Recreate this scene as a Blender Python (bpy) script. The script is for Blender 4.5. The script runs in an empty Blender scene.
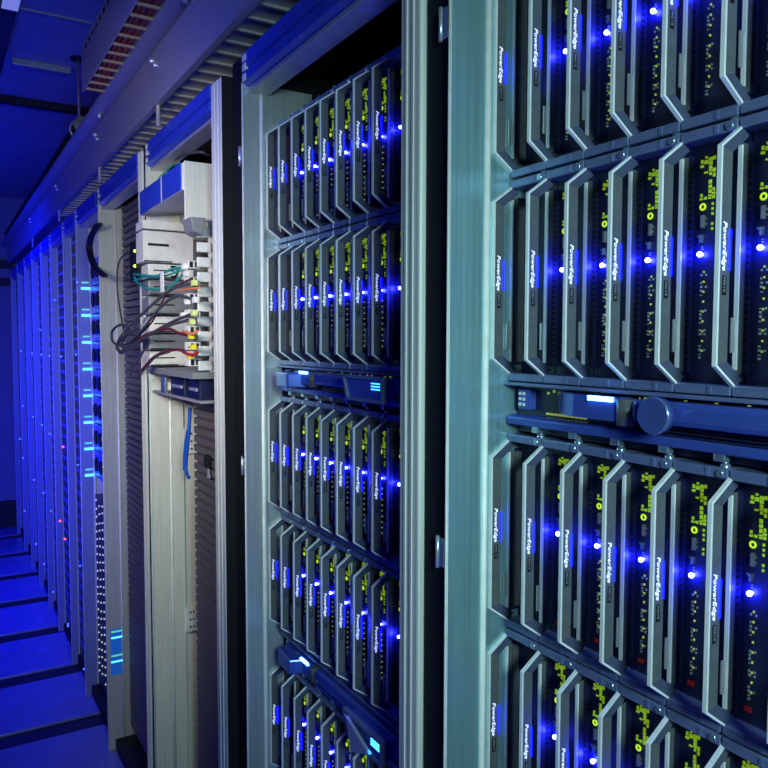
import bpy, bmesh, math, random
from mathutils import Vector, Matrix
random.seed(7)
SC = bpy.context.scene
COL = SC.collection

# ------------------------------------------------------------------ camera
F, YAW, PITCH, ROLL, CZ = 744.2244, math.radians(31.0), math.radians(3.28277), math.radians(0.12688), 1.40
FW = Vector((math.sin(YAW)*math.cos(PITCH), math.cos(YAW)*math.cos(PITCH), -math.sin(PITCH)))
R0 = Vector((math.cos(YAW), -math.sin(YAW), 0)); U0 = R0.cross(FW)
RT = R0*math.cos(ROLL)+U0*math.sin(ROLL); UP = U0*math.cos(ROLL)-R0*math.sin(ROLL)
CAM = Vector((0, 0, CZ))
cd = bpy.data.cameras.new('camera'); cam = bpy.data.objects.new('camera', cd); COL.objects.link(cam)
cd.sensor_width = 36; cd.lens = F/768*36; cd.clip_start = 0.02
m = Matrix((RT, UP, -FW)).transposed().to_4x4(); m.translation = CAM
cam.matrix_world = m
SC.camera = cam

def ray(x, y): return FW + RT*(x-384)/F + UP*(384-y)/F
def at(x, y, X=None, Y=None, Z=None):
    d = ray(x, y)
    k = X/d.x if X is not None else (Y/d.y if Y is not None else (Z-CZ)/d.z)
    return CAM + d*k

# ------------------------------------------------------------------ materials
def mat(name, col, rough=.5, metal=0., emit=None, strength=0., brush=0., bump=0., scale=40., spec=.5, speck=0.):
    M = bpy.data.materials.new(name); M.use_nodes = True
    nt = M.node_tree; b = nt.nodes['Principled BSDF']
    b.inputs['Base Color'].default_value = (*col, 1)
    b.inputs['Roughness'].default_value = rough
    b.inputs['Metallic'].default_value = metal
    b.inputs['Specular IOR Level'].default_value = spec
    if emit:
        b.inputs['Emission Color'].default_value = (*emit, 1); b.inputs['Emission Strength'].default_value = strength
    else:
        tc = nt.nodes.new('ShaderNodeTexCoord'); mp = nt.nodes.new('ShaderNodeMapping')
        nz = nt.nodes.new('ShaderNodeTexNoise'); nz.inputs['Scale'].default_value = scale; nz.inputs['Detail'].default_value = 4
        nt.links.new(tc.outputs['Object'], mp.inputs['Vector']); nt.links.new(mp.outputs['Vector'], nz.inputs['Vector'])
        if brush: mp.inputs['Scale'].default_value = (6, 6, .12)
        a = max(brush, speck, .12)
        cr = nt.nodes.new('ShaderNodeValToRGB')
        cr.color_ramp.elements[0].position = .3; cr.color_ramp.elements[1].position = .7
        cr.color_ramp.elements[0].color = (*[c*(1-a) for c in col], 1)
        cr.color_ramp.elements[1].color = (*[min(1, c*(1+a*.6)) for c in col], 1)
        nt.links.new(nz.outputs['Fac'], cr.inputs['Fac']); nt.links.new(cr.outputs['Color'], b.inputs['Base Color'])
        mr = nt.nodes.new('ShaderNodeMapRange')
        mr.inputs['To Min'].default_value = max(.04, rough-.07); mr.inputs['To Max'].default_value = min(1, rough+.07)
        nt.links.new(nz.outputs['Fac'], mr.inputs['Value']); nt.links.new(mr.outputs['Result'], b.inputs['Roughness'])
        if bump:
            bp = nt.nodes.new('ShaderNodeBump'); bp.inputs['Strength'].default_value = bump; bp.inputs['Distance'].default_value = .002
            nt.links.new(nz.outputs['Fac'], bp.inputs['Height']); nt.links.new(bp.outputs['Normal'], b.inputs['Normal'])
    return M

BLUE = (.002, .008, 1.0)
M_ = dict(
    jambgrey=mat('pale brushed steel', (.58, .68, .72), .34, .6, brush=.10, bump=.02),
    jamb=mat('brushed steel', (.38, .66, .70), .34, .7, brush=.10, bump=.02),
    greysteel=mat('grey steel', (.56, .55, .54), .42, .3, brush=.12),
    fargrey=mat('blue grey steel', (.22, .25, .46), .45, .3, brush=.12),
    bead=mat('white bead', (.95, .95, .90), .35, .0),
    upright=mat('light extrusion', (.70, .72, .70), .5, .1, brush=.12, spec=.3),
    black=mat('black powder coat', (.012, .014, .018), .55, spec=.15),
    dark=mat('casing with navy glow tint', (.010, .014, .060), .38, .0),  # navy tint carries the blue glow between the blades
    header=mat('header blue', (.03, .07, .62), .3, .1),  # flat blue base colour; on the hood front it imitates blue light
    soffit=mat('grey aluminium', (.55, .56, .55), .4, .6),
    clip=mat('pale cream clip', (.85, .83, .68), .5),
    handle=mat('graphite handle', (.155, .17, .19), .38, .3, scale=120),
    trim=mat('silver edge', (.95, .96, .98), .3, .1),
    bracket=mat('shaded handle end', (.09, .11, .19), .35, .2),  # dark blue imitates how light falls on the handle's slanted ends
    rib=mat('carrier grey', (.12, .13, .14), .38, .2),
    rail=mat('grey rail with blue light tint', (.17, .22, .42), .3, .35),  # blue light on the grey rails is put into this base colour
    latch=mat('zinc latch', (.45, .6, .75), .22, .8),
    hole=mat('perforation', (.004, .004, .006), .8),
    port=mat('port metal', (.62, .64, .6), .3, .8),
    silver=mat('tab silver', (.75, .78, .8), .3, .7),
    green=mat('green indicator', (.3, .5, .03), .5, emit=(.36, .62, .02), strength=.42),
    ring=mat('lime ring', (.4, .6, .03), .4, emit=(.55, .85, .03), strength=.8),
    chips=mat('chip row', (.55, .62, .6), .35, .5),
    chipg=mat('green chip', (.4, .5, .1), .4, emit=(.5, .65, .12), strength=.4),
    red=mat('red tab', (.6, .02, .02), .4),
    led=mat('blue diode', (.1, .2, 1), .3, emit=(.02, .025, 1.0), strength=260),
    glow=mat('added blue glow', (.02, .05, 1), .4, emit=(.0004, .001, 1.0), strength=16),  # added emitter imitating the blue glow on the handle
    text=mat('lettering with added glow', (.8, .85, 1), .4, emit=(.55, .62, 1), strength=1.1),  # letters given emission to imitate blue light caught on them
    badge=mat('badge black', (.01, .01, .012), .3),
    badgetext=mat('badge lettering', (.28, .31, .35), .5),
    lcd=mat('shell with blue reflection tint', (.06, .11, .50), .22, .3),  # blue base stands in for blue light reflected by dark silver
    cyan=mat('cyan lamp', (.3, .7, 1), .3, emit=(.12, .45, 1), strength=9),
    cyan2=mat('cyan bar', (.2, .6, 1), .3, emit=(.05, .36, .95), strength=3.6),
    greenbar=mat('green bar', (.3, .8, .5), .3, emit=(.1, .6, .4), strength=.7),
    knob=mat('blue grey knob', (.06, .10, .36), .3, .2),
    cream=mat('cream steel', (.72, .71, .64), .5, .1, brush=.08),
    white=mat('white sheet', (.74, .74, .73), .45, .05),
    offwhite=mat('offwhite module', (.70, .69, .66), .5),
    modgrey=mat('module grey', (.26, .27, .29), .45, .2),
    louver=mat('brown grey louvre', (.12, .105, .10), .55),
    cable=mat('dark cable', (.06, .06, .07), .5),
    cableblack=mat('black cable', (.01, .01, .014), .45),
    teal=mat('teal cable', (.01, .30, .27), .45),
    orange=mat('orange cable', (.7, .22, .1), .5),
    redc=mat('red cable', (.45, .02, .015), .5),
    maroon=mat('maroon cable', (.10, .012, .015), .5),
    copper=mat('red brown cable', (.30, .04, .03), .5),
    yellow=mat('yellow plug', (.85, .68, .02), .4),
    lime=mat('pale lime plug', (.65, .75, .25), .4),
    plug=mat('clear white plug', (.78, .78, .74), .3),
    strap=mat('blue strap', (.01, .09, .55), .5),
    tray=mat('tray zinc', (.42, .40, .46), .42, .3, brush=.1),
    rustrung=mat('rust brown rung', (.50, .34, .28), .45, .2),
    rung=mat('tray rung', (.46, .43, .47), .45, .3),
    floor=mat('blue grey floor tile', (.13, .15, .36), .26, .0, scale=9, bump=.05),
    floorgap=mat('floor gap', (.01, .01, .014), .5),
    ceiling=mat('ceiling panel', (.42, .43, .46), .5, scale=6),
    wall=mat('blue grey wall paint', (.18, .19, .30), .6, scale=5),
    trimdark=mat('dark trim', (.01, .01, .016), .6),
    doorf=mat('far rack door', (.035, .037, .05), .4, .3),
    fled=mat('far diode', (.2, .3, 1), .3, emit=(.04, .09, 1), strength=2.2),
    fred=mat('red diode', (1, .1, .1), .3, emit=(1, .05, .03), strength=5),
    fdot=mat('pale diode', (.7, .8, .6), .3, emit=(.55, .66, .42), strength=.65),
    gled=mat('green diode', (.4, 1, .1), .3, emit=(.45, 1, .02), strength=3),
    lens=mat('painted blue reflection', (.05, .2, .6), .2, emit=(.0, .12, .7), strength=.28),  # emissive patch imitating diode light reflected in the steel post
    lamp=mat('lamp diffuser', (.8, .85, 1), .4, emit=(.5, .6, .9), strength=.3),
)

# ------------------------------------------------------------------ mesh helpers
class MB:
    def __init__(s): s.bm = bmesh.new()
    def box(s, x0, x1, y0, y1, z0, z1, bev=0.):
        x0, x1 = sorted((x0, x1)); y0, y1 = sorted((y0, y1)); z0, z1 = sorted((z0, z1))
        vs = [s.bm.verts.new((x, y, z)) for x in (x0, x1) for y in (y0, y1) for z in (z0, z1)]
        fs = [s.bm.faces.new([vs[i] for i in f]) for f in ((0,1,3,2),(4,6,7,5),(0,4,5,1),(2,3,7,6),(0,2,6,4),(1,5,7,3))]
        if bev:
            es = list({e for f in fs for e in f.edges})
            bmesh.ops.bevel(s.bm, geom=es, offset=bev, segments=2, affect='EDGES', profile=.5)
        return s
    def prism(s, pts, axis, a, b, bev=0.):
        """pts: 2D outline, extruded along axis ('x','y','z') from a to b; 2D order: x->(y,z) y->(x,z) z->(x,y)"""
        def P(p, t): return {'x': (t, p[0], p[1]), 'y': (p[0], t, p[1]), 'z': (p[0], p[1], t)}[axis]
        A = [s.bm.verts.new(P(p, a)) for p in pts]; B = [s.bm.verts.new(P(p, b)) for p in pts]
        n = len(pts); fs = [s.bm.faces.new(A), s.bm.faces.new(B[::-1])]
        for i in range(n): fs.append(s.bm.faces.new((A[i], B[i], B[(i+1) % n], A[(i+1) % n])))
        if bev:
            es = list({e for f in fs for e in f.edges})
            bmesh.ops.bevel(s.bm, geom=es, offset=bev, segments=2, affect='EDGES', profile=.5)
        return s
    def cyl(s, p0, p1, r, seg=16, r1=None, smooth=True):
        p0, p1 = Vector(p0), Vector(p1); d = (p1-p0).normalized()
        a = d.orthogonal().normalized(); b = d.cross(a)
        r1 = r if r1 is None else r1
        A, B = [], []
        for i in range(seg):
            t = 2*math.pi*i/seg; v = a*math.cos(t)+b*math.sin(t)
            A.append(s.bm.verts.new(p0+v*r)); B.append(s.bm.verts.new(p1+v*r1))
        s.bm.faces.new(A[::-1]); s.bm.faces.new(B)
        for i in range(seg):
            f = s.bm.faces.new((A[i], A[(i+1) % seg], B[(i+1) % seg], B[i])); f.smooth = smooth
        return s
    def ball(s, c, r, seg=10, squash=(1, 1, 1)):
        mtx = Matrix.Translation(c) @ Matrix.Diagonal((*squash, 1))
        o = bmesh.ops.create_uvsphere(s.bm, u_segments=seg, v_segments=max(5, seg//2+1), radius=r, matrix=mtx)
        for v in o['verts']:
            for f in v.link_faces: f.smooth = True
        return s
    def torus(s, c, R, r, axis='x', seg=18, ring=6):
        c = Vector(c); g = []
        for i in range(seg):
            t = 2*math.pi*i/seg; row = []
            for j in range(ring):
                p = 2*math.pi*j/ring; q = R+r*math.cos(p)
                l = (r*math.sin(p), q*math.cos(t), q*math.sin(t))
                if axis == 'z': l = (l[1], l[2], l[0])
                if axis == 'y': l = (l[1], l[0], l[2])
                row.append(s.bm.verts.new(c+Vector(l)))
            g.append(row)
        for i in range(seg):
            for j in range(ring):
                f = s.bm.faces.new((g[i][j], g[(i+1) % seg][j], g[(i+1) % seg][(j+1) % ring], g[i][(j+1) % ring])); f.smooth = True
        return s
    def tube(s, pts, r, sub=8, seg=8):
        P = [Vector(p) for p in pts]; P = [P[0]*2-P[1]]+P+[P[-1]*2-P[-2]]
        path = []
        for i in range(1, len(P)-2):
            for k in range(sub):
                t = k/sub; a, b, c, d = P[i-1:i+3]
                path.append(.5*((2*b)+(c-a)*t+(2*a-5*b+4*c-d)*t*t+(3*b-a-3*c+d)*t**3))
        path.append(P[-2])
        prev = None; rings = []
        for i, p in enumerate(path):
            tg = (path[min(i+1, len(path)-1)]-path[max(i-1, 0)]).normalized()
            if prev is None: n = tg.orthogonal().normalized()
            else: n = (prev-tg*prev.dot(tg)).normalized()
            prev = n; b = tg.cross(n)
            rings.append([s.bm.verts.new(p+(n*math.cos(2*math.pi*j/seg)+b*math.sin(2*math.pi*j/seg))*r) for j in range(seg)])
        for A, B in zip(rings, rings[1:]):
            for j in range(seg):
                f = s.bm.faces.new((A[j], A[(j+1) % seg], B[(j+1) % seg], B[j])); f.smooth = True
        s.bm.faces.new(rings[0][::-1]); s.bm.faces.new(rings[-1])
        return s
    def build(s, name, m, parent=None, label=None):
        me = bpy.data.meshes.new(name)
        bmesh.ops.recalc_face_normals(s.bm, faces=s.bm.faces[:])
        s.bm.to_mesh(me); s.bm.free()
        me.materials.append(M_[m] if isinstance(m, str) else m)
        o = bpy.data.objects.new(name, me); COL.objects.link(o)
        if parent is not None: o.parent = parent
        if label: o['label'] = label
        return o

def tag(o, label, cat, group=None):
    o['label'] = label; o['category'] = cat
    if group: o['group'] = group
    return o
def thing(name, label, cat, loc=(0, 0, 0), group=None):
    o = bpy.data.objects.new(name, None); o.empty_display_size = .02; COL.objects.link(o); o.location = loc
    return tag(o, label, cat, group)
def wpart(name, mb, m, parent, label=None):
    """a part whose mesh was written in world coordinates"""
    off = parent.location.copy(); p = parent.parent
    while p is not None: off += p.location; p = p.parent
    bmesh.ops.translate(mb.bm, verts=mb.bm.verts[:], vec=-off)
    return mb.build(name, m, parent, label)
def structure(name, mb, m):
    o = mb.build(name, m); o['kind'] = 'structure'; return o
def copy_tree(o, parent=None):
    c = o.copy(); COL.objects.link(c); c.parent = parent
    for ch in o.children: copy_tree(ch, c)
    return c
def text_mesh(body, fit_len, shear=0., cross=1.):
    cu = bpy.data.curves.new('lettering', 'FONT'); cu.body = body; cu.size = .01; cu.shear = shear; cu.extrude = .00015; cu.resolution_u = 2
    cu.offset = .00009
    o = bpy.data.objects.new('lettering', cu); COL.objects.link(o)
    dg = bpy.context.evaluated_depsgraph_get(); dg.update()
    me = bpy.data.meshes.new_from_object(o.evaluated_get(dg)); bpy.data.objects.remove(o)
    xs = [v.co.x for v in me.vertices]; x0, x1 = min(xs), max(xs); k = fit_len/(x1-x0)
    for v in me.vertices:
        x, y, z = (v.co.x-x0)*k, v.co.y*k, v.co.z
        v.co = (y*cross, -z, -x)          # reads downwards on a face that looks towards -Y
    return me

# ------------------------------------------------------------------ the setting
mb = MB(); mb.box(-.95, 1.75, -1.2, 6.25, -.06, -.012)
structure('floor', mb, 'floorgap')
mb = MB()
k = 0
y = 2.90-.505*8
while y < 6.2:
    for x0 in (-.94, -.44, .07, .58, 1.09):
        mb.box(x0, x0+.505, y, min(y+.40, 6.24), -.012, 0, .003)
    y += .505
o = structure('floor_panels', mb, 'floor'); o.name = 'floor.001'
structure('ceiling', MB().box(-.95, 1.75, -1.2, 6.25, 2.45, 2.52), 'ceiling')
structure('wall_far', MB().box(-.95, 1.75, 6.2, 6.26, 0, 2.45), 'wall')
structure('wall_left', MB().box(-1.0, -.95, -1.2, 6.25, 0, 2.45), 'wall')
structure('wall_right', MB().box(1.75, 1.8, -1.2, 6.25, 0, 2.45), 'wall')
structure('baseboard_far', MB().box(-.95, .5, 6.18, 6.2, 0, .20), 'trimdark')
structure('trim_1', MB().box(-.95, .5, 6.17, 6.2, 1.80, 1.86), 'trimdark')
structure('trim_2', MB().box(-.95, .5, 6.15, 6.2, 1.93, 1.99), 'trimdark')
structure('trim_3', MB().box(.27, .475, 3.13, 3.16, 2.425, 2.45, .003), 'soffit')
structure('trim_4', MB().box(-.95, .62, 3.62, 3.665, 2.42, 2.45, .003), 'trimdark')
structure('trim_5', MB().box(.2, .62, 2.66, 2.672, 2.444, 2.45), 'soffit')

# ------------------------------------------------------------------ racks
FX = .470           # front plane of the rack frames
YJ = dict(A=.648, B=1.300, C=1.950, D=2.600)
ZT = 1.897
def add_frame(t, yl, yr, post=.052, rpost=.042, hinges=True, header=True, dark_left=True, depth=1.30, liner_x=.62, FX=.470, FR=.470, ZT=1.897, jm='jamb'):
    """yl: Y of the far inner face; yr: Y of the near outer edge of the rack"""
    P = lambda n, mb, m, l=None: wpart(n, mb, m, t, l)
    # far post (black), near post (light)
    P('upright', MB().box(FX+.004, FX+.09, yl+.003, yl+post, 0, ZT+.005, .0015), 'black' if dark_left else 'upright', 'black powder-coated upright' if dark_left else None)
    mb = MB(); mb.box(FR, FR+.085, yr, yr+rpost, 0, ZT-.002, .003)
    for g in (.30, .62): mb.box(FR-.0015, FR+.001, yr+rpost*g, yr+rpost*(g+.1), 0, ZT-.004)
    P('upright', mb, 'upright', 'light metal upright')
    # inner liner of the far post, facing the opening, with a rounded bead
    mb = MB(); mb.box(FX-.003, liner_x, yl-.001, yl+.003, .0, ZT-.048)
    lin = P('jamb_liner', mb, jm)
    P('jamb_bead', MB().cyl((.5190, yl-.0015, .0), (.5190, yl-.0015, ZT-.05), .0036, 12), 'bead')
    P('jamb_bead', MB().cyl((FX-.002, yl+.001, .0), (FX-.002, yl+.001, ZT-.05), .0022, 8), 'bead')
    P('side_panel', MB().box(FX+.09, depth, yl+.01, yl+.022, .02, ZT), 'black')
    P('back_panel', MB().box(depth-.012, depth, yr, yl+.02, .02, ZT), 'black')
    P('top_panel', MB().box(FX+.03, depth, yr, yl+.03, ZT-.012, ZT), 'black')
    P('plinth', MB().box(FX+.02, depth, yr, yl+.03, 0, .035, .002), 'black')
    if header:
        hy0, hy1 = yr+rpost, yl+.001
        prof = [(FX-.003, ZT), (FX-.003, ZT-.026), (FX+.002, ZT-.028), (FX+.002, ZT-.031), (FX-.003, ZT-.033), (FX-.003, ZT-.05), (FX+.012, ZT-.058), (FX+.05, ZT-.058), (FX+.05, ZT)]
        P('header', MB().prism(prof, 'y', hy0, hy1), 'header')
        P('header_lip', MB().box(FX+.006, FX+.045, hy0, hy1, ZT-.066, ZT-.0585, .001), 'soffit')
        for i, z in enumerate((ZT-.010, ZT-.026, ZT-.044)):
            P('corner_clip', MB().box(FX-.0045, FX+.004, hy1-.020, hy1-.004, z-.006, z+.006, .001), 'clip')
    if hinges:
        for z in (1.736, 1.168):
            h = P('hinge', MB().box(FX-.003, FX+.006, yl+.006, yl+.016, z-.016, z+.016, .001), 'latch', 'zinc hinge leaf')
            wpart('hinge_pin', MB().cyl((FX-.003, yl+.017, z-.018), (FX-.003, yl+.017, z+.018), .0022, 10), 'silver', h)

rackA = thing('server_rack', 'nearest server rack, at right, with four rows of large blade servers', 'rack', (.9, .35, 0), 'server racks')
add_frame(rackA, YJ['A'], .05, FX=.472)
rackB = thing('server_rack', 'server rack in the middle holding five rows of blade servers, between two light steel posts', 'rack', (.9, 1.0, 0), 'server racks')
add_frame(rackB, YJ['B'], .705, post=.070, FX=.486, ZT=1.912, jm='jambgrey')
rackC = thing('server_rack', 'open network rack with tangled cables and cream inner post', 'rack', (.9, 1.65, 0), 'server racks')
add_frame(rackC, YJ['C'], 1.378, rpost=.06, liner_x=.475, hinges=False)
wpart('side_cover', MB().box(.471, .56, 1.3735, 1.3775, 0, 1.895), 'black', rackC, 'black side cover')
rackD = thing('server_rack', 'narrow-looking rack with a wide pale steel post, just beyond the cabled open rack', 'rack', (.9, 2.3, 0), 'server racks')
add_frame(rackD, YJ['D'], 2.012, liner_x=.56, hinges=False, post=.012, jm='greysteel')

# ------------------------------------------------------------------ blade servers
X0, PY, H = .5279, .055, .171
def make_blade():
    t = thing('blade_server', 'x', 'blade server')
    N = -1
    def B(n, mb, m, l=None, p=t): return mb.build(n, m, p, l)
    B('casing', MB().box(.042, .36, -.0008, -PY+.0008, -.0165, H+.0165), 'dark')
    # trapezoid pull handle: an upright plate with a bright front edge and slanted ends
    T = .0135
    out = [(.026, -.0180), (0, 0), (0, H), (.026, H+.0180)]
    inn = [(.0345, -.0120), (T, .0030), (T, H-.0030), (.0345, H+.0120)]
    h = B('handle', MB().prism([out[1], out[2], inn[2], inn[1]], 'y', -.0003, -.0026, .0004), 'handle')
    for a, b_ in ((0, 1), (3, 2)):
        B('shaded_handle_end', MB().prism([out[a], out[b_], inn[b_], inn[a]], 'y', -.0004, -.0025, .0003), 'bracket', 'slanted end of the handle, coloured dark blue as if shaded', h)
    o2 = [(.0256, -.0198), (-.0016, -.0009), (-.0016, H+.0009), (.0256, H+.0198)]
    i2 = [(.0272, -.0186), (.0005, .0002), (.0005, H-.0002), (.0272, H+.0186)]
    B('handle_edge', MB().prism(o2+i2[::-1], 'y', .0006, -.0031), 'trim', 'bright silver edge of the handle', h)
    # rails
    for z0, z1 in ((-.0255, -.0165), (H+.0165, H+.0255)):
        mb = MB().box(.023, .050, -.0007, -PY+.0007, z0, z1, .0012)
        mb.box(.0222, .0236, -.034, -.0375, z0+.001, z1-.001)
        B('rail', mb, 'rail')
    lt = MB().cyl((.030, -.0475, H+.0235), (.030, -.0475, H+.0285), .0042, 14).cyl((.030, -.0475, H+.0285), (.030, -.0475, H+.0305), .0027, 12)
    lt.cyl((.0215, -.0475, H+.021), (.026, -.0475, H+.021), .0033, 12)
    B('latch', lt, 'latch')
    # drive carrier rib along the near edge
    mb = MB().box(.0255, .0335, -.0004, -.0024, -.006, H+.006, .0005)
    mb.prism([(.0335, -.006), (.0335, .010), (.026, -.002), (.022, -.010), (.026, -.012)], 'y', -.0006, -.0022)
    c = B('drive_carrier', mb, 'rib')
    B('carrier_edge', MB().box(.0244, .0262, .0004, -.0030, -.004, H+.004), 'trim', None, c)
    vs = B('vent_strip', MB().box(.0335, .046, -.0006, -.0020, -.008, H+.008), 'dark', None, c)
    mb = MB()
    for i in range(30):
        z = .003+i*(H-.006)/29; mb.box(.0350, .0395, -.0018, -.0024, z-.0012, z+.0012)
    B('vent_slots', mb, 'hole', None, c)
    mb = MB().box(.0185, .0225, -.0010, -.0022, .010, .038)
    B('release_tab', mb, 'silver')
    DY = -.0074
    def Bc(n, mb, m, l=None):
        bmesh.ops.translate(mb.bm, verts=mb.bm.verts[:], vec=(0, DY, 0)); return B(n, mb, m, l)
    # controls on the recessed face
    rnd = random.Random(3); mb = MB()
    for iy, yy in enumerate((-.0022, -.0062, -.0105, -.0140)):
        z = .1405
        while z < .176:
            h_ = rnd.uniform(.0012, .0034); w_ = rnd.uniform(.0008, .0017)
            if rnd.random() < (.5, .62, .72, .6)[iy]: mb.box(.0408, .0422, yy-w_, yy+w_, z, z+h_)
            z += h_+rnd.uniform(.0006, .0014)
    for i in range(6):
        if i != 2: mb.box(.0408, .0422, -.0142, -.0126, .114+i*.0042, .1162+i*.0042)
    Bc('vent_grille', mb, 'green', 'lime green grille dots')
    Bc('power_button', MB().torus((.0405, -.0045, .1375-.003), .0024, .0009, 'x'), 'ring', 'lime ring button')
    Bc('usb_port', MB().box(.0392, .0424, -.003, -.006, .1165, .1275, .0004).box(.0398, .0424, -.0068, -.0076, .119, .1205).box(.0398, .0424, -.0068, -.0076, .1235, .125), 'port')
    Bc('clip_tab', MB().box(.0392, .0424, -.0005, -.0055, .1085, .1105).box(.0385, .042, -.003, -.0048, .104, .1105), 'latch')
    mb = MB(); rnd = random.Random(5)
    for i in range(24):
        z = .004+i*.0034
        if rnd.random() < .25: continue
        mb.box(.0405, .0424, -.0036, -.0036-rnd.uniform(.0010, .0022), z, z+rnd.uniform(.0008, .0022))
        if rnd.random() < .45: mb.box(.0405, .0424, -.0085, -.0095, z, z+.0016)
    for z in (.098, .1): mb.box(.0405, .0424, -.004, -.0052, z, z+.001)
    Bc('indicator_column', mb, 'chips')
    mb = MB()
    for i in range(9): mb.box(.0404, .0424, -.0062, -.0072, .01+i*.0085, .0117+i*.0085)
    Bc('activity_lights', mb, 'chipg', 'pale green activity lights')
    Bc('release_button', MB().box(.0395, .0424, -.0015, -.0075, -.006, -.002, .0004), 'red', 'red release button')
    Bc('power_light', MB().ball((.0385, -.0042, .094), .0024, 10).cyl((.0385, -.0042, .094), (.0425, -.0042, .094), .0012, 8), 'led', 'glowing blue power light')
    # lettering with added glow on the handle
    lo = bpy.data.objects.new('lettering', ME_TEXT); COL.objects.link(lo); lo.parent = h; lo.location = (.0040, -.0027, H*.662); lo['label'] = 'lettering with added glow reading PowerEdge'
    B('glow_strip', MB().box(.0122, .0134, -.0025, -.0034, H*.44, H*.63), 'glow', 'added strip glowing blue beside the lettering', h)
    b = B('model_badge', MB().box(.0042, .0090, -.0025, -.0030, H*.325, H*.415), 'badge', 'small black model badge', h)
    lo = bpy.data.objects.new('badge_lettering', ME_M610); COL.objects.link(lo); lo.parent = h; lo.location = (.0053, -.00305, H*.408)
    return t
ME_TEXT = text_mesh('PowerEdge', H*.225, .25, .76); ME_TEXT.materials.append(M_['text'])
ME_M610 = text_mesh('M610', H*.070, 0, .6); ME_M610.materials.append(M_['badgetext'])

ORD = ['first', 'second', 'third', 'fourth', 'fifth', 'sixth', 'seventh', 'eighth']
ROWZ = [1.606, 1.3815, 1.1000, .8755, .594]
ROWN = ['top', 'second', 'third', 'fourth', 'fifth']
proto = None; firsts = []
for rk, ys, nrow, ncol, where in (('A', .6462, 4, 7, 'nearest rack'), ('B', 1.2961, 5, 8, 'middle rack')):
    for r in range(nrow):
        for k in range(ncol):
            if proto is None: b = proto = make_blade()
            else: b = copy_tree(proto)
            b.location = (X0, ys-k*PY, ROWZ[r])
            if k == 0: firsts.append(b)
            if r < 2 and b is not proto:
                for ch in list(b.children):
                    if ch.name.startswith('release_button'): bpy.data.objects.remove(ch)
            side = f'{ORD[k]} from the left'
            b['label'] = f'grey blade server, {side} in the {ROWN[r]} row of the {where}'
            b['group'] = f'blade servers in the {where}'

# the blade at the far end of every row shows a plain grey cover where the others show lights
cover_mesh = None
for b in firsts:
    for ch in list(b.children):
        if ch.name.split('.')[0] in ('power_light', 'power_button', 'usb_port', 'vent_grille', 'indicator_column', 'activity_lights', 'clip_tab', 'release_button'):
            bpy.data.objects.remove(ch)
    if cover_mesh is None:
        o = MB().box(.0338, .047, -.0004, -.0036, -.004, H+.004, .0005).build('side_cover', 'rib', b); cover_mesh = o.data
    else:
        o = bpy.data.objects.new('side_cover', cover_mesh); COL.objects.link(o); o.parent = b
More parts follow.
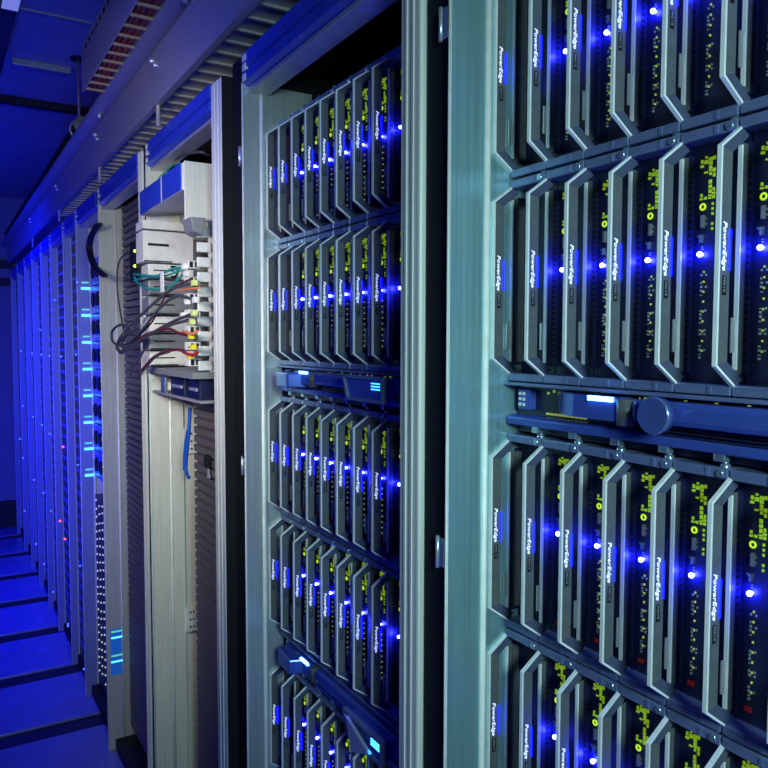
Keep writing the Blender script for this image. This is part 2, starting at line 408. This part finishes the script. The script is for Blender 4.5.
# ------------------------------------------------------------------ blade enclosures
def enclosure(rk, ys, ncol, ztop, zbot, zone, label, lcd=False, knob=True):
    yn = ys-ncol*PY
    t = thing('blade_enclosure', label, 'server enclosure', (.9, (ys+yn)/2, zbot), 'blade enclosures')
    P = lambda n, mb, m, l=None: wpart(n, mb, m, t, l)
    y1, y0 = ys+.0015, yn-.0015
    P('casing', MB().box(.893, 1.2, y0, y1, zbot, ztop, .001), 'black')
    mb = MB()
    mb.box(.556, .893, y1, y1+.002, zbot, ztop).box(.556, .893, y0-.002, y0, zbot, ztop).box(.575, .893, y0, y1, ztop-.0035, ztop-.0015)
    P('shell', mb, 'dark')
    # flange that closes the far end of the rows
    if zone is None: return t
    za, zb = zone
    P('control_panel', MB().box(.566, .893, y0, y1, za+.002, zb-.002), 'dark')
    P('shelf_lip', MB().box(.545, .58, y0, y1, zb-.004, zb-.0005, .0008), 'rail')
    low = MB().prism([(.548, za+.011), (.548, za+.0195), (.554, za+.022), (.575, za+.022), (.575, za+.009)], 'y', y0, y1-.004, .0015)
    P('lower_lip', low, 'lcd')
    for i in range(ncol-1):
        yy = ys-.055*(i+1)+.008; P('lip_clip', MB().box(.549, .558, yy-.005, yy+.005, za+.0045, za+.012, .001), 'latch')
    pb = P('port_block', MB().box(.556, .568, ys-.030, ys-.012, za+.028, zb-.008, .001), 'lcd')
    mb = MB()
    for yy in (ys-.016, ys-.022):
        for i in range(3): mb.box(.5545, .557, yy-.0016, yy+.0016, za+.032+i*.006, za+.0352+i*.006)
    wpart('connector_pins', mb, 'plug', pb)
    mb = MB(); rnd = random.Random(9)
    for i in range(46):
        yy = ys-.05-i*.0075+rnd.uniform(-.002, .002)
        if yy < y0+.004: break
        z = zb-.010+rnd.uniform(-.003, .002); mb.box(.5645, .567, yy-.0012, yy+.0012, z-.0012, z+.0014)
    for i in range(10):
        yy = ys-.05-i*.006; mb.box(.5645, .567, yy-.002, yy+.002, za+.024, za+.0262)
    P('circuit_marks', mb, 'chipg')
    # swoop shaped light module
    yA, yB = (ys-.071, ys-.172) if knob else (ys-.055, ys-.160)
    n = 14; pts = []
    for i in range(n+1):
        s_ = i/n; pts.append((.560-.022*math.sin(min(1, s_*2.2)*math.pi/2), yA+(yB-yA)*s_))
    pts = pts+[(.566, yB), (.566, yA)]
    P('light_module', MB().prism(pts, 'z', za+.029, zb-.007, .001), 'lcd')
    P('glow_bar', MB().box(.5352, .539, yA-.064, yA-.094, zb-.0115, zb-.0070), 'cyan', 'cyan white glowing bar')
    P('barrel', MB().cyl((.543, yB-.004, za+.026), (.543, yB-.004, zb-.008), .009, 16), 'rib')
    if knob:
        kc = Vector((.522, ys-.2215, za+.040))
        kb = P('knob', MB().cyl(kc, kc+Vector((.010, 0, 0)), .0155, 32).cyl(kc+Vector((.010, 0, 0)), kc+Vector((.03, 0, 0)), .011, 20), 'knob')
        wpart('knob_rim', MB().torus(kc+Vector((.0015, 0, 0)), .0153, .0011, 'x', 36), 'latch', kb)
    zc = za+.0395
    P('grab_bar', MB().box(.536, .560, y0, yB-.014, zc-.009, zc+.012, .005), 'lcd')
    mb = MB()
    for i in range(4): mb.box(.548, .566, y0, yB-.02, za+.0205+i*.0032, za+.0222+i*.0032)
    P('fins', mb, 'dark')
    if lcd:
        ya, yb = ys-.335, ys-.438
        fr = MB()
        z1, z2 = za+.018, zb-.004
        prof = lambda e: [(ya+.012-e, z2-e), (yb+e, z2-e), (yb+e, z1+e), (ya-e*1.2, z1+e)]
        o_, i_ = prof(0), prof(.0045)
        for i in range(4):
            j = (i+1) % 4
            fr.prism([o_[i], o_[j], i_[j], i_[i]], 'x', .512, .520)
        lf = P('lcd_frame', fr, 'rail', 'silver display frame')
        wpart('lcd_screen', MB().prism(prof(.004), 'x', .5155, .536), 'lcd', lf)
        mb = MB()
        for i in range(3): mb.box(.5140, .516, ya-.070, yb+.004, za+.036+i*.004, za+.0374+i*.004)
        wpart('lcd_line', mb, 'cyan2', lf)
        if ztop < 1.4:
            P('end_bracket', MB().prism([(ys-.345, zb-.006), (ys-.362, za+.006), (ys-.415, za+.028)], 'x', .506, .511), 'silver', 'pale triangular end bracket')
        # angular glossy shell at the left end
        sh = [(.560, ys-.03), (.520, ys-.055), (.515, ys-.115), (.560, ys-.13)]
        P('shell_cover', MB().prism(sh, 'z', za+.022, zb-.010, .003), 'lcd')
    return t
enclosure('A', .6462, 7, 1.806, 1.297, (1.297, 1.3555), 'top blade enclosure of the nearest rack, with a round blue knob on its bar')
enclosure('A', .6462, 7, 1.2965, .845, None, 'lower blade enclosure of the nearest rack, holding its two bottom rows')
enclosure('B', 1.2961, 8, 1.806, 1.297, (1.297, 1.3555), 'top blade enclosure of the middle rack, holding its two upper rows', True, False)
enclosure('B', 1.2961, 8, 1.2965, .7905, (.791, .8495), 'second blade enclosure of the middle rack, holding its third and fourth rows', True, False)
enclosure('B', 1.2961, 8, .790, .566, None, 'bottom blade enclosure of the middle rack, only its upper row in view')
for yl, zlo, nm, n in ((.6462, .845, 'nearest', 7), (1.2961, .566, 'middle', 8)):
    # equipment shelf below the lowest enclosure
    s = thing('rack_shelf', f'dark support shelf under the lowest blade enclosure of the {nm} rack', 'shelf', (.9, yl-.2, zlo-.03))
    wpart('shelf_plate', MB().box(.56, 1.2, yl-n*PY, yl, zlo-.006, zlo, .001), 'dark', s)
    wpart('shelf_lip', MB().box(.56, .566, yl-n*PY, yl, zlo-.03, zlo-.006, .001), 'dark', s)

# ------------------------------------------------------------------ rack C : cream inner post, louvre, network gear
yC = YJ['C']
P = lambda n, mb, m, l=None: wpart(n, mb, m, rackC, l)
mb = MB().box(.470, .5155, yC-.004, yC+.003, .04, 1.84, .001)
mb.box(.5155, .5225, yC+.000, yC+.003, .04, 1.84).box(.5225, .553, yC-.005, yC+.003, .04, 1.84, .001)
P('inner_post', mb, 'cream', 'cream painted inner post')
P('recess_panel', MB().box(.553, .66, yC+.001, yC+.005, .04, 1.84), 'cream')
for zc in (1.135, .655):
    br = P('bracket', MB().box(.552, .585, yC-.010, yC-.004, zc-.033, zc+.033, .001), 'white')
    mb = MB()
    for i in range(3):
        for j in range(2): mb.cyl((.563+j*.009, yC-.0105, zc-.02+i*.02), (.563+j*.009, yC-.008, zc-.02+i*.02), .0028, 10)
    wpart('bracket_holes', mb, 'hole', br)
lv = thing('louvre_panel', 'brown-grey louvred panel filling the lower half of the open cabled rack', 'panel', (.56, 1.6, .07))
mb = MB().box(.545, .56, 1.425, 1.80, .07, 1.272)
z = .085
while z < 1.26:
    mb.prism([(.545, z), (.536, z+.003), (.536, z+.018), (.545, z+.0195)], 'y', 1.43, 1.797)
    z += .0222
wpart('slats', mb, 'louver', lv)
lt = wpart('latch', MB().box(.528, .540, 1.66, 1.70, 1.105, 1.135, .003), 'black', lv)
wpart('latch_tab', MB().prism([(1.655, 1.085), (1.670, 1.085), (1.664, 1.108)], 'x', .527, .531), 'silver', lt)
lv2 = thing('louvre_panel', 'tall dark louvred panel behind the cables in the narrow rack beyond them', 'panel', (.56, 2.4, .07))
mb = MB().box(.545, .56, 2.06, 2.575, .07, 1.83); z = .085
while z < 1.82:
    mb.prism([(.545, z), (.536, z+.003), (.536, z+.018), (.545, z+.0195)], 'y', 2.062, 2.573)
    z += .0222
wpart('slats', mb, 'louver', lv2)

nc = thing('network_chassis', 'pale open network chassis with blue-lit hood and cable fingers, mounted high in the cabled rack', 'network chassis', (.55, 1.72, 1.32))
P = lambda n, mb, m, l=None: wpart(n, mb, m, nc, l)
hd = P('hood', MB().prism([(.440, 1.708), (.440, 1.762), (.447, 1.767), (.64, 1.767), (.64, 1.74), (.50, 1.715)], 'y', 1.534, 1.905, .001), 'white', 'pale hood')
wpart('hood_front_tint', MB().box(.4375, .4405, 1.540, 1.900, 1.7085, 1.7635, .0008), 'header', hd, 'hood front coloured for the blue light on it')  # plate added to put the blue light into the hood's colour
for yy in (1.69, 1.899): wpart('hood_seam', MB().box(.4368, .441, yy-.002, yy+.002, 1.708, 1.764), 'plug', hd)
P('end_plate', MB().box(.443, .60, 1.529, 1.534, 1.648, 1.767, .001), 'cream', 'pale end plate')
P('end_plate_flap', MB().prism([(.445, 1.650), (.478, 1.650), (.470, 1.615), (.452, 1.622)], 'y', 1.50, 1.56, .002), 'modgrey')
P('back_plate', MB().box(.62, .64, 1.534, 1.93, 1.30, 1.74), 'modgrey')
# cable fingers (comb)
mb = MB().box(.492, .60, 1.529, 1.533, 1.335, 1.65)
nf = 10; zz0, zz1 = 1.338, 1.645
for i in range(nf):
    z = zz0+i*(zz1-zz0)/nf
    mb.box(.467, .497, 1.526, 1.533, z, z+.0205, .0015)
cb = P('cable_comb', mb, 'white', 'pale comb of cable fingers')
P('bottom_plate', MB().box(.455, .62, 1.529, 1.93, 1.320, 1.334, .001), 'modgrey')
# modules facing the camera along the far side
mods = [(1.672, 1.693, 'offwhite'), (1.592, 1.668, 'offwhite'), (1.553, 1.588, 'offwhite'), (1.512, 1.549, 'modgrey'), (1.464, 1.508, 'modgrey'),
        (1.420, 1.460, 'offwhite'), (1.378, 1.416, 'modgrey'), (1.338, 1.374, 'offwhite')]
mtxt = ['thin white shelf module at the top of the stack under the hood', 'tall white switch module with dark slot lines below the hood', 'white module with a dark pull handle beside the green lights',
        'grey module behind the teal cables', 'dark grey module just under the teal cables', 'pale module behind the upper grey cables', 'grey module behind the drooping grey cables', 'pale bottom module of the network chassis']
for (a, b, mm), tx in zip(mods, mtxt):
    t = thing('network_module', tx, 'network module', (.48, 1.9, a), 'modules in the network chassis')
    x0 = .436 if a > 1.59 else .448
    wpart('casing', MB().box(x0, .56, 1.862, 1.935, a, b, .0015), mm, t)
    if b-a > .03:
        mb = MB()
        mb.box(x0+.012, x0+.062, 1.860, 1.863, a+(b-a)*.52, a+(b-a)*.60)
        mb.box(x0+.002, x0+.07, 1.8605, 1.863, a+.001, a+.004)
        wpart('slot_line', mb, 'hole', t)
    if a == 1.553:
        hb = MB().tube([(x0+.055, 1.862, 1.558), (x0+.062, 1.845, 1.560), (x0+.066, 1.840, 1.570), (x0+.062, 1.845, 1.581), (x0+.055, 1.862, 1.583)], .0025)
        wpart('pull_handle', hb, 'black', t)
# sockets the cables plug into
for i in range(7):
    z = 1.355+i*.034
    t = thing('socket_strip', f'small pale socket block on the chassis edge, {ORD[i]} from the bottom', 'socket', (.46, 1.55, z), 'socket blocks')
    wpart('block', MB().box(.452, .478, 1.545, 1.575, z-.0085, z+.0085, .0015), 'plug' if i % 2 else 'offwhite', t)
    wpart('socket_hole', MB().box(.456, .463, 1.5442, 1.546, z-.006, z+.006).box(.467, .474, 1.5442, 1.546, z-.006, z+.006), 'hole', t)

def cable(label, px, m, r=.0030, X=.44, plug=None, plug2=None, group='cables in the open rack', cat='cable'):
    pts = [at(x, y, X=(p[0] if p else X)) for (x, y, *p) in px]
    r *= 1.15
    t = thing('network_cable', label, cat, pts[0], group)
    wpart('cord', MB().tube(pts, r), m, t)
    if plug:
        a = pts[0]; d = (pts[0]-pts[1]).normalized()
        wpart('plug', MB().box(a.x-.0045, a.x+.0045, a.y-.012, a.y+.008, a.z-.0060, a.z+.0060, .001), plug, t)
    return t
S = .449
cable('dark grey cable in the highest of the arcs, drooping to a loop at left', [(194, 283, S), (172, 289), (152, 305, .43), (134, 322, .425), (120, 338, .42), (117, 349, .42), (125, 350, .42), (140, 335, .425)], 'cable', plug='lime')
cable('dark grey cable crossing from mid sockets into the widest loop', [(195, 300, S), (176, 296), (158, 310, .43), (142, 330, .42), (126, 344, .415), (114, 343, .415), (112, 332, .415), (120, 325, .415), (132, 328, .42)], 'cable', plug='plug')
cable('brownish cable rising steeply across the pale module', [(192, 278, S), (170, 290), (160, 306, .435), (152, 322, .43), (138, 336, .425)], 'maroon', r=.0018)
cable('dark grey cable running nearly level above the pale bottom module', [(194, 313, S), (172, 322), (152, 333, .43), (134, 345, .42), (121, 353, .42), (118, 345, .42), (124, 334, .42)], 'cable', plug='lime')
cable('dark grey cable from the lower sockets bending down and left', [(188, 320, S), (168, 326), (148, 336, .43), (130, 350, .42), (122, 346, .42), (126, 335, .42), (140, 326, .425)], 'cable')
cable('dark maroon cable running left from the upper yellow plug', [(191, 336, S), (178, 333), (168, 329, .44), (150, 333, .43), (136, 342, .425)], 'maroon', plug='yellow')
cable('dark maroon cable running left from the lower yellow plug', [(190, 356, S), (180, 350), (168, 351, .44), (154, 357, .435), (142, 370, .43)], 'maroon', plug='yellow')
cable('orange red cable at the upper yellow plug', [(197, 331, S), (192, 334, .445), (184, 331, .445)], 'orange', r=.003)
cable('orange red cable at the lower yellow plug', [(198, 352, S), (192, 355, .445), (183, 352, .445)], 'redc', r=.003)
cable('salmon cable lying level below the teal cables', [(200, 288, S), (190, 289, .445), (178, 291, .445)], 'orange', r=.0022)
cable('teal cable along the upper edge of the teal bundle', [(184, 267, S), (170, 270), (156, 276, .435), (142, 275, .43), (134, 274, .43)], 'teal', plug='plug', r=.0026)
cable('teal cable in the middle of the teal bundle', [(182, 270, S), (164, 276), (148, 276, .43), (139, 279, .43), (134, 281, .43)], 'teal', r=.0022)
cable('teal cable sagging lowest in the teal bundle', [(134, 277, .43), (140, 285, .43), (152, 289, .435), (168, 288, .44), (182, 276, S)], 'teal', r=.0022)
cable('thin grey cable falling away below the cable loops', [(170, 352, .44), (156, 357, .435), (146, 368, .43), (138, 378, .43)], 'cable', r=.0018)
cable('thin grey cable falling steeply left below the chassis', [(150, 343, .435), (142, 354, .43), (134, 366, .43), (130, 376, .43)], 'cable', r=.0018)
cable('thin dark blue cable hanging in a long arc left of the green lights', [(128, 251, .44), (119, 262, .44), (117, 285, .44), (120, 310, .44), (124, 332, .43)], 'cable', r=.002)
cable('grey cable arching over the hood under the rack header', [(150, 168, .50), (158, 163, .50), (172, 160, .50), (186, 154, .50), (200, 152, .50), (209, 155, .52)], 'cable', r=.003)
cable('thin green cable looping over the hood', [(156, 183, .47), (163, 174, .48), (172, 166, .50), (180, 163, .50)], 'teal', r=.002)
for i, (x, y, mm, tx) in enumerate([(187, 302, 'plug', 'white plug just below the level salmon cable'), (183, 315, 'plug', 'white plug above the upper yellow plug'),
        (192, 322, 'lime', 'pale lime plug right above the upper yellow plug'), (186, 274, 'plug', 'large white plug at the end of the teal cables'), (193, 347, 'yellow', 'small yellow plug between the two orange cables')]):
    p = at(x, y, X=.447)
    t = thing('cable_plug', tx, 'plug', p)
    wpart('body', MB().box(p.x-.004, p.x+.005, p.y-.010, p.y+.010, p.z-.005, p.z+.005, .001), mm, t)
    wpart('boot', MB().cyl(p+Vector((0, .010, 0)), p+Vector((-.002, .022, -.001)), .003, 10, .002), 'cable', t)
# white tag on teal bundle
p = at(162, 282, X=.430)
t = tag(MB().box(p.x-.001, p.x+.002, p.y-.012, p.y+.012, p.z-.022, p.z+.022, .001).build('cable_tag', 'plug'), 'upright white cable tag wrapped round the teal cables', 'cable tag')
# little switch with two green lights
p = at(134, 260, X=.444)
t = thing('media_converter', 'small black box with two green lights beside the cream post', 'network box', (p.x, p.y, p.z-.05))
wpart('casing', MB().box(p.x, p.x+.09, p.y-.05, p.y+.05, p.z-.055, p.z+.05, .002), 'black', t)
for y in (251, 266):
    q = at(135, y, X=.443); wpart('green_light', MB().ball(q, .0040, 10), 'gled', t, 'glowing green light')
# bottom power shelf
t = thing('power_shelf', 'steel shelf with pale brackets directly below the network chassis', 'shelf', (.5, 1.6, 1.268))
wpart('shelf_plate', MB().box(.470, .60, 1.529, 1.93, 1.268, 1.274, .001), 'tray', t)
wpart('bracket', MB().box(.468, .474, 1.80, 1.84, 1.274, 1.318, .001), 'latch', t)
for i, (ya, yb, tx) in enumerate(((1.545, 1.63, 'dark power unit at the right end of the steel shelf'), (1.66, 1.77, 'dark power unit beside the pale bracket on the steel shelf'))):
    t = thing('power_unit', tx, 'power supply', (.5, (ya+yb)/2, 1.274), 'power units on the steel shelf')
    wpart('casing', MB().box(.474, .59, ya, yb, 1.274, 1.318, .002), 'dark', t)
    wpart('pull_tab', MB().box(.4715, .475, ya+.015, yb-.015, 1.292, 1.299, .001), 'silver', t)
# blue strap
pts = [at(190, 408, X=.528), at(189, 430, X=.526), at(187, 450, X=.524), at(186, 470, X=.523), at(189, 478, X=.523)]
t = thing('cable_strap', 'bright blue strap hanging beside the louvred panel', 'strap', pts[0])
wpart('band', MB().tube(pts, .0045, seg=6), 'strap', t)
wpart('loop', MB().tube([pts[1]+Vector((-.003, .004, 0)), pts[2]+Vector((-.004, .007, 0)), pts[3]+Vector((-.004, .004, 0))], .003, seg=6), 'strap', t)
# emissive bars imitating reflections on the wide pale post
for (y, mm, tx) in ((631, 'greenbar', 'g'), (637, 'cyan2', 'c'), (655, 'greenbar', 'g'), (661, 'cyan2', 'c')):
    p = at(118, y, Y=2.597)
    wpart('glow_bar', MB().box(p.x-.022, p.x+.016, 2.5955, 2.600, p.z-.0028, p.z+.0028), mm, rackD, 'cyan reflection put in as a glowing bar' if tx == 'c' else 'green reflection put in as a glowing bar')

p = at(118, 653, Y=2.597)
wpart('painted_reflection', MB().box(p.x-.024, p.x+.020, 2.5965, 2.5995, p.z-.075, p.z+.085, .001), 'lens', rackD, 'dim blue reflection put in as a glowing plate')  # added plate standing in for the glow reflected on the post
# ------------------------------------------------------------------ far racks
YF = [3.062, 3.40, 3.815, 4.18, 4.592, 5.0, 5.445, 5.95]
FN = ['with a column of cyan glowing bars on its post', 'just past the post of cyan glowing bars', 'third past the wide pale post', 'fourth past the wide pale post',
      'fifth past the wide pale post', 'sixth past the wide pale post', 'second last before the far wall', 'last before the far wall']
far = []
yprev = 2.632
for i, yl in enumerate(YF):
    t = thing('server_rack', f'blue-lit rack {FN[i]}', 'rack', (.9, (yl+yprev)/2, 0), 'server racks')
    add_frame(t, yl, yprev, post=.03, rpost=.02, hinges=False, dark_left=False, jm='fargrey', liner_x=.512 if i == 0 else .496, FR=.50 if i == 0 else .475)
    y0, y1 = yprev+.022, yl-.002
    if i == 0:
        wpart('backing', MB().box(.55, .57, y0, y1, .04, 1.84), 'doorf', t)
    else:
        dr = wpart('door', MB().box(.500, .53, y0, y1, .04, 1.835, .002), 'doorf', t, 'dark perforated door')
        mb = MB(); z = .10
        while z < 1.82: mb.box(.4985, .501, y0+.02, y1-.02, z, z+.012); z += .05
        wpart('door_slot', mb, 'header', dr)
        wpart('door_handle', MB().box(.490, .501, y0+.018, y0+.03, 1.0, 1.14, .002), 'upright', dr)
    far.append((t, yl)); yprev = yl+.03
# servers of the first far rack: dark rounded fronts between blue ones, then a lower block of dots
t0, yl0 = far[0]; ya, yb = 2.66, 3.058
for i in range(8):
    z = 1.66-i*.105
    s = thing('storage_server', f'blue-lit storage server in the cyan-barred rack, {ORD[i]} from the top', 'server', (.7, 2.87, z-.05), 'storage servers in the cyan-barred rack')
    wpart('casing', MB().box(.517, .548, ya, yb, z-.05, z+.05, .002), 'header', s)
    for dy in (.055, .15): wpart('fan', MB().cyl((.511, yb-dy, z+.0), (.518, yb-dy, z+.0), .026, 18), 'black', s)
    wpart('status_light', MB().ball((.514, yb-.20, z+.012), .004, 8), 'fdot', s)
d = thing('disk_shelf', 'tall shelf of pale dotted lights low in the cyan-barred rack', 'disk shelf', (.7, 2.87, .07))
wpart('casing', MB().box(.517, .548, ya, yb, .04, .80, .002), 'doorf', d)
rnd = random.Random(2)
for cidx in range(5):
    mb = MB(); z = .10+.015*(cidx % 2)
    while z < .79:
        mb.ball((.516, yb-.03-cidx*.062, z+rnd.uniform(-.004, .004)), .0038, 6); z += .031
    wpart('light_column', mb, 'fdot', d)
for i in range(8):  # pairs of emissive bars on the post liner
    z = 1.60-i*.1035
    a = wpart('glow_bar', MB().box(.484, .510, yl0-.004, yl0, z+.020, z+.026), 'greenbar', t0, 'small green glowing bar')
    a = wpart('glow_bar', MB().box(.482, .514, yl0-.004, yl0, z-.004, z+.005), 'cyan2', t0, 'cyan glowing bar')
# cable loops at the top of that rack
for k_, tx in ((0, 'outer'), (1, 'inner')):
    pts = [at(x+k_*3, y, X=.455) for x, y in ((98, 224), (90, 236), (88, 250), (93, 266), (103, 276))]
    t = thing('power_cable', f'{tx} black cable bowing out at the top of the cyan-barred rack', 'cable', pts[0], 'black cables at the rack top')
    wpart('cord', MB().tube(pts, .006), 'cableblack', t)
# diodes on the far racks
leds = [(21, 351, 'b'), (32, 353.5, 'b'), (41.5, 354.5, 'b'), (49.5, 356, 'b'), (61, 356.5, 'b'), (76, 354.5, 'b'), (23, 406, 'b'), (33, 417, 'b'), (42, 425, 'b'), (49.5, 434, 'b'),
        (63, 447, 'r'), (78, 465, 'b'), (20, 439, 'b'), (23, 458, 'b'), (34, 480, 'b'), (43.5, 493, 'b'), (51, 511, 'b'), (65, 539, 'r'), (60, 521, 'p'), (24.5, 511, 'b'), (36, 544, 'b'),
        (44, 564, 'b'), (53, 592, 'b'), (68, 626, 'b'), (84, 669, 'b'), (80, 566, 'b'), (68, 624, 'b'), (40, 330, 'b'), (55, 300, 'b'), (77, 282, 'b')]
for x, y, c in leds:
    p = at(x, y, X=.466)
    best = None
    for t, yl in far:
        if p.y < yl+.03: best = t; break
    best = best or far[-1][0]
    p.x = .472
    s = p.y/4.0
    o = wpart('status_light', MB().ball(at(x, y, X=.468), .0036*s+.0015, 8), {'b': 'fled', 'r': 'fred', 'p': 'fred'}[c], best, 'red status light' if c != 'b' else 'blue status light')

# ------------------------------------------------------------------ overhead
tr = thing('cable_tray', 'wide grey ladder tray running over the rack tops', 'cable tray', (.65, 1.5, 1.945), 'overhead trays')
wpart('side_rail', MB().prism([(.448, 1.944), (.448, 2.066), (.462, 2.066), (.462, 2.060), (.452, 2.060), (.452, 1.950), (.462, 1.950), (.462, 1.944)], 'y', -.6, 5.9), 'tray', tr)
wpart('side_rail', MB().box(1.0, 1.005, -.6, 5.9, 1.944, 2.066), 'tray', tr)
i = 0; y = 1.184-.0588*24; rg = MB()
while y < 3.6:
    wpart('rung', MB().box(.452, 1.0, y-.0035, y+.0035, 1.952, 1.957), 'rung', tr); y += .0588
    i += 1
wpart('tray_floor', MB().box(.452, 1.0, -.6, 5.9, 1.9575, 1.961), 'tray', tr)
for yy in (1.778, 2.50, 3.4, 4.4):
    wpart('standoff', MB().cyl((.456, yy, 1.897), (.456, yy, 2.05), .0055, 12), 'rung', tr)
    wpart('bolt', MB().cyl((.438, yy+.004, 2.044), (.452, yy+.004, 2.044), .007, 8).cyl((.438, yy-.03, 2.024), (.452, yy-.03, 2.024), .005, 8), 'silver', tr)

t2 = thing('cable_tray', 'narrow ladder tray with red-brown cables, hung above the aisle edge', 'cable tray', (.4, 1.5, 2.087), 'overhead trays')
sr = wpart('side_rail', MB().box(.366, .370, -.4, 2.24, 2.087, 2.212, .001), 'tray', t2)
mb = MB(); y = .9
while y < 2.2: mb.box(.3648, .3662, y, y+.022, 2.185, 2.193); y += .05
wpart('perforation', mb, 'hole', sr)
wpart('flange', MB().prism([(.418, 2.087), (.466, 2.076), (.466, 2.10), (.418, 2.10)], 'y', -.4, 6.1, .001), 'tray', t2)
y = .70
while y < 2.22:
    r_ = wpart('rung', MB().box(.369, .42, y-.004, y+.0032, 2.085, 2.091, .001), 'rustrung', t2); y += .060
for yy in (.6, 1.5, 2.4):
    wpart('bolt', MB().cyl((.440, yy, 2.068), (.440, yy, 2.085), .006, 8), 'silver', t2)
for yy in (.3,):
    wpart('hanger', MB().cyl((.368, yy, 2.20), (.368, yy, 2.451), .004, 10), 'rung', t2)
for i, x in enumerate((.381, .395, .408)):
    rr = random.Random(i); pts = [(x+rr.uniform(-.002, .002), -.35+.257*j, 2.0985+rr.uniform(0, .002)) for j in range(11)]
    t = tag(MB().tube(pts, .0062, seg=10).build('tray_cable', 'copper'), ('red-brown cable lying against the aisle-side rail of the narrow tray', 'red-brown cable along the middle of the narrow tray', 'red-brown cable on the rack side of the narrow tray')[i], 'cable', 'cables in the narrow tray')

# hanger with pipe clamp, and conduit
hx, hy = .481, 3.017
hg = thing('pipe_hanger', 'threaded rod hanging from the ceiling with a clamp ring round the conduit', 'pipe hanger', (hx, hy, 2.45))
wpart('rod', MB().cyl((hx, hy, 2.215), (hx, hy, 2.45), .0055, 12), 'tray', hg)
wpart('ceiling_plate', MB().cyl((hx, hy, 2.443), (hx, hy, 2.45), .028, 20), 'trimdark', hg)
wpart('clamp_ring', MB().torus((hx, hy, 2.186), .033, .0045, 'y', 24), 'soffit', hg)
wpart('nut', MB().cyl((hx, hy, 2.215), (hx, hy, 2.229), .010, 6, smooth=False), 'soffit', hg)
cdt = thing('conduit_pipe', 'dark conduit pipe running away under the ceiling, held in a clamp ring', 'pipe', (hx, 3.0, 2.186))
wpart('pipe', MB().cyl((hx, 2.95, 2.186), (hx, 6.2, 2.186), .0285, 20), 'black', cdt)
wpart('end_cap', MB().cyl((hx, 2.935, 2.186), (hx, 2.955, 2.186), .031, 20), 'modgrey', cdt)
cl = thing('ceiling_light', 'long dark light housing under the ceiling with a pale lamp end', 'ceiling light', (.13, 2.2, 2.45))
wpart('housing', MB().box(.02, .232, 1.0, 3.12, 2.375, 2.45, .004), 'doorf', cl)
pp = at(11, 2, Z=2.374)
wpart('lamp', MB().box(pp.x-.022, pp.x+.022, pp.y-.05, pp.y+.05, 2.370, 2.376, .001), 'lamp', cl, 'pale glowing lamp')

# ------------------------------------------------------------------ light
w = bpy.data.worlds.new('world'); SC.world = w; w.use_nodes = True
w.node_tree.nodes['Background'].inputs[0].default_value = (.02, .05, .3, 1); w.node_tree.nodes['Background'].inputs[1].default_value = .12
def area(name, loc, target, size, power, col, sy=None):
    l = bpy.data.lights.new(name, 'AREA'); l.energy = power; l.color = col; l.size = size
    if sy: l.shape = 'RECTANGLE'; l.size_y = sy
    o = bpy.data.objects.new(name, l); COL.objects.link(o); o.location = loc
    o.rotation_euler = (Vector(target)-Vector(loc)).to_track_quat('-Z', 'Y').to_euler()
    return o
def lamp(*a, spread=180, **k):
    o = area(*a, **k); o.data.spread = math.radians(spread); return o
lamp('aisle_lamp', (.05, -.52, 1.62), (.5, .85, 1.18), .25, 4.6, (.62, 1.0, 1.0), spread=105)
lamp('rack_fill', (-.25, .95, 1.62), (.5, 1.95, 1.35), .22, 2.6, (1.0, .96, .88), spread=80)  # neutral fill added in the aisle to brighten the cabled rack
lamp('floor_fill', (.38, .55, .02), (.40, .55, 2), .10, 2.5, BLUE, sy=1.5)  # added blue uplight out of view, without a fixture
lamp('blue_lamp', (-.6, 1.2, 2.2), (.47, 1.5, 1.80), .4, .7, (.10, .12, 1.0), spread=50)
lamp('blue_lamp', (-.6, 2.4, 1.1), (.5, 3.9, .9), .9, 10, BLUE, spread=90)
lamp('blue_lamp', (-.7, 4.2, 1.2), (.6, 5.0, 1.0), 1.6, 22, BLUE, spread=120)
lamp('blue_lamp', (-.4, 4.2, 2.3), (-.2, 4.3, 0), 1.2, 36, BLUE, spread=120)
lamp('blue_lamp', (-.5, 2.8, .5), (-.1, 3.2, 2.4), 1.0, 8, BLUE, spread=120)

SC.view_settings.view_transform = 'Standard'; SC.view_settings.look = 'None'
SC.view_settings.gamma = 1; SC.view_settings.use_curve_mapping = False; SC.view_settings.exposure = 0
SC.cycles.use_denoising = True
SC.cycles.sample_clamp_indirect = 6
